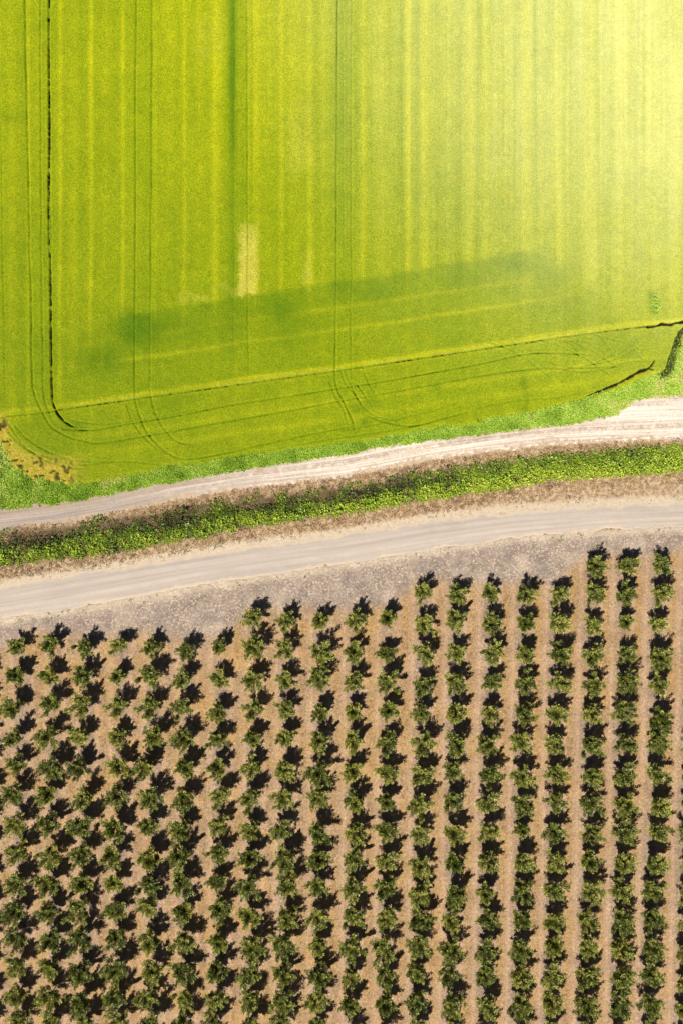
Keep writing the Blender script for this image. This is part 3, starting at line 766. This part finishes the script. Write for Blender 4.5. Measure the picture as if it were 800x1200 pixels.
# green weeds in the ditch
def wd(u, v, t):
    c = np.sin(np.pi * np.clip(t, 0, 1)) ** .5
    c = c * (1 - .75 * sst(560, 380, u) * sst(.55, .30, t) * sst(.38, .52, fbm(u, v, 24, 230)))
    return np.clip(c * (2.3 * fbm(u, v, 11, 201) - .50 + .25 * sst(350, 650, u)) + .25 * (t > .35) * (t < .95), 0, 1)
u, v, t = scatter(12500, lambda u: weed_top(u) - 1, lambda u: weed_bot(u) + 1, seed=21, dens=wd)
r = np.random.default_rng(22)
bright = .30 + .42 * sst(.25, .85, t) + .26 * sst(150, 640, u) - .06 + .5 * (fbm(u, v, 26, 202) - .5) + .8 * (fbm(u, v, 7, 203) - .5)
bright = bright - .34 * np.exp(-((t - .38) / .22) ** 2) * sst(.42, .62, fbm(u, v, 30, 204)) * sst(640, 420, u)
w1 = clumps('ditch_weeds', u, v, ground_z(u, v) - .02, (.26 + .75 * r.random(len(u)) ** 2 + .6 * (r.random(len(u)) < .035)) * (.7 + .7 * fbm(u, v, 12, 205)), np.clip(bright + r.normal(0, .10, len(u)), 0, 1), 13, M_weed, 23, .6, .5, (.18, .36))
tag(w1, 'leafy green weeds filling the ditch between the two roads', 'weeds', kind='stuff')
# dry brown weeds on both banks
def dd(u, v, t):
    e = np.exp(-((t - .02) / .18) ** 2) + np.exp(-((t - .86) / .14) ** 2) * (.6 + .5 * (u < 600)) + .16 + .55 * sst(600, 400, u) * sst(.42, .58, fbm(u, v, 16, 220)) * sst(.75, .45, t)
    return np.clip(e * (2.0 * fbm(u, v, 18, 206) - .2), 0, 1)
u, v, t = scatter(12500, lambda u: weed_top(u) - 9 + 6 * sst(250, 0, u), lambda u: weed_bot(u) + 16, seed=31, dens=dd)
r = np.random.default_rng(32)
w2 = clumps('dry_weeds', u, v, ground_z(u, v) - .02, r.uniform(.15, .62, len(u)), np.clip(.50 + 1.3 * (fbm(u, v, 14, 207) - .5) + 1.1 * (fbm(u, v, 5, 217, 2) - .5) + .2 * sst(400, 800, u), 0, 1), 8, M_dry, 33, .7, .28, (.14, .32))
tag(w2, 'dry brown weeds on the banks of the ditch', 'weeds', kind='stuff')
# sparse tufts on the pale edges of the gravel road
def ed(u, v, t): return np.clip((fbm(u, v, 22, 208) - .45) * 2.2, 0, 1)
u, v, t = scatter(700, lambda u: road_top(u) - 16, lambda u: road_top(u) - 3, seed=41, dens=ed)
u2, v2, t2 = scatter(420, lambda u: road_bot(u) + 1, lambda u: road_bot(u) + 9, seed=42, dens=ed)
u = np.concatenate([u, u2]); v = np.concatenate([v, v2])
w3 = clumps('roadside_weeds', u, v, np.full(len(u), .02), np.random.default_rng(43).uniform(.12, .30, len(u)), np.random.default_rng(44).uniform(.0, .7, len(u)), 9, M_weed, 45, .6, .35)
tag(w3, 'sparse small weeds dotted along the gravel road edges', 'weeds', kind='stuff')
# weeds in orchard alleys
def od(u, v, t): return np.ones(len(u)) * .9
au = []; av = []
r = np.random.default_rng(46)
for i in range(-1, 21):
    a, b = extra(i); a2, b2 = extra(i + 1); n = 420
    vv = r.uniform(start_of(i), 1240, n); xx = (a + a2) / 2 + b * (vv - 900) + r.normal(0, 3.0, n)
    k = r.random(n) < np.clip(2.2 * (fbm(xx, vv, 30, 209) - .30), 0, 1); au.append(xx[k]); av.append(vv[k])
au = np.concatenate(au); av = np.concatenate(av)
w4 = clumps('alley_grass', au, av, np.full(len(au), .03), r.uniform(.10, .36, len(au)), r.uniform(.2, .95, len(au)), 8, M_dry, 47, .8, .2)
tag(w4, 'dry tufts growing down the middle of the orchard alleys', 'grass', kind='stuff')
# green grass verge
def blades(name, u, v, z0, hgt, tint, nb, mat, seed, lw=.16):
    r = np.random.default_rng(seed); N = len(u) * nb; rep = lambda a: np.repeat(a, nb)
    az = r.uniform(0, 6.283, N); h = rep(hgt) * r.uniform(.6, 1.2, N); el = r.uniform(.25, 1.15, N)
    base = np.stack([rep(XW(u)) + r.normal(0, .09, N), rep(YW(v)) + r.normal(0, .09, N), rep(z0)], 1)
    D = np.stack([np.cos(az) * np.cos(el), np.sin(az) * np.cos(el), np.sin(el)], 1)
    c, f, t = leaf_quads(base, D, h, h * lw * r.uniform(.7, 1.4, N), r.normal(0, .4, N), np.clip(rep(tint) + r.normal(0, .1, N), 0, 1))
    return link(name, new_mesh(name, c, f, mat, {'tint': t}))
vt = lambda u: crop_bot(u) - 2
def gd(u, v, t):
    e = verge_bot(u) - v
    return np.clip(sst(-3, 3, e + (fbm(u, v, 6, 210) - .5) * 8) * (.7 + .6 * fbm(u, v, 10, 211)), 0, 1)
u, v, t = scatter(26000, vt, lambda u: verge_bot(u) + 2, seed=51, dens=gd)
keepv = fbm(u, v, 5, 218, 2) > .22; u, v, t = u[keepv], v[keepv], t[keepv]
kk = u > 680
ub = np.random.default_rng(56).uniform(680, 880, 9000); vb = np.random.default_rng(57).uniform(300, 490, 9000)
k = (vb > crop_bot(ub) - 1) & (vb < verge_bot(ub)); ub, vb = ub[k], vb[k]
u = np.concatenate([u, ub]); v = np.concatenate([v, vb])
tint = .56 + .10 * (fbm(u, v, 4, 219, 2) - .5) + .8 * (fbm(u, v, 14, 212) - .5) + .24 * sst(670, 770, u) + .28 * np.exp(-((u - 132) / 14) ** 2 - ((v - 563) / 6) ** 2) + .22 * sst(.55, .7, fbm(u, v, 40, 213))
w5 = blades('verge_grass', u, v, np.full(len(u), -.03), .22 + .38 * fbm(u, v, 12, 214), np.clip(tint, 0, 1), 8, M_grass, 52, .30)
tag(w5, 'bright green grass verge between crop and dirt track', 'grass', kind='stuff')

# the pale green thicket standing alone in the crop
b = np.random.default_rng(61)
q = np.array([(765, 348, .7), (764.5, 353, .95), (766, 358, 1.15), (765.5, 362, 1.25), (764, 366, 1.1), (767, 366, .9), (768, 361, .8), (762.8, 360, .75), (768, 354, .5)])
bush = clumps('weed_thicket', q[:, 0], q[:, 1], np.full(len(q), .40), q[:, 2], np.full(len(q), .74), 520, M_grass, 62, .75, .4, (.10, .18))
tag(bush, 'pale green weed thicket standing alone in the crop near its corner', 'thicket')

# dark rank growth along the wet ditch at the right of the crop
r = np.random.default_rng(71)
dl = smooth_poly([(806,384),(797,393),(792,402),(788,413),(784,425),(782,435),(775,441)], 8)
i = r.integers(0, len(dl), 150); u = dl[i, 0] + r.normal(0, 2.2, 150); v = dl[i, 1] + r.normal(0, 2.0, 150)
w6 = clumps('ditch_undergrowth', u, v, np.full(150, .05), r.uniform(.3, .9, 150), r.choice([.02, .08, .2, .5], 150), 22, M_weed, 72, .7, .4)
tag(w6, 'dark ragged growth along the ditch at the right end of the crop', 'weeds', kind='stuff')

# ================================================================ CAMERA, SKY, SUN
cam = bpy.data.objects.new('camera', bpy.data.cameras.new('camera')); C.objects.link(cam)
cam.location = (0, 0, CAM_H); cam.rotation_euler = (0, 0, 0)
cam.data.sensor_fit = 'VERTICAL'; cam.data.angle = 2 * math.atan(600 * S / CAM_H)
cam.data.clip_start = .5; cam.data.clip_end = 30000
sc = bpy.context.scene; sc.camera = cam

EL, AZ = math.radians(51.5), math.radians(217.9)      # sun from the lower left; azimuth clockwise from the picture's top
sun = bpy.data.objects.new('sun', bpy.data.lights.new('sun', 'SUN')); C.objects.link(sun)
sun.data.energy = 5.0; sun.data.angle = math.radians(.53); sun.data.color = (1, .965, .90)
sun.rotation_euler = (math.pi / 2 - EL, 0, math.pi - AZ)
sun.location = (0, 0, 60)
w = bpy.data.worlds.new('World'); sc.world = w; w.use_nodes = True
sky = w.node_tree.nodes.new('ShaderNodeTexSky'); sky.sky_type = 'NISHITA'; sky.sun_disc = False
sky.sun_elevation = EL; sky.sun_rotation = AZ; sky.air_density = .4; sky.dust_density = .1; sky.ozone_density = 1.0
bg = w.node_tree.nodes['Background']; bg.inputs[1].default_value = .05
w.node_tree.links.new(sky.outputs[0], bg.inputs[0])
sc.view_settings.view_transform = 'Standard'; sc.view_settings.look = 'None'
sc.view_settings.exposure = .62; sc.view_settings.gamma = 1
sc.cycles.max_bounces = 4; sc.cycles.diffuse_bounces = 2; sc.cycles.use_denoising = True
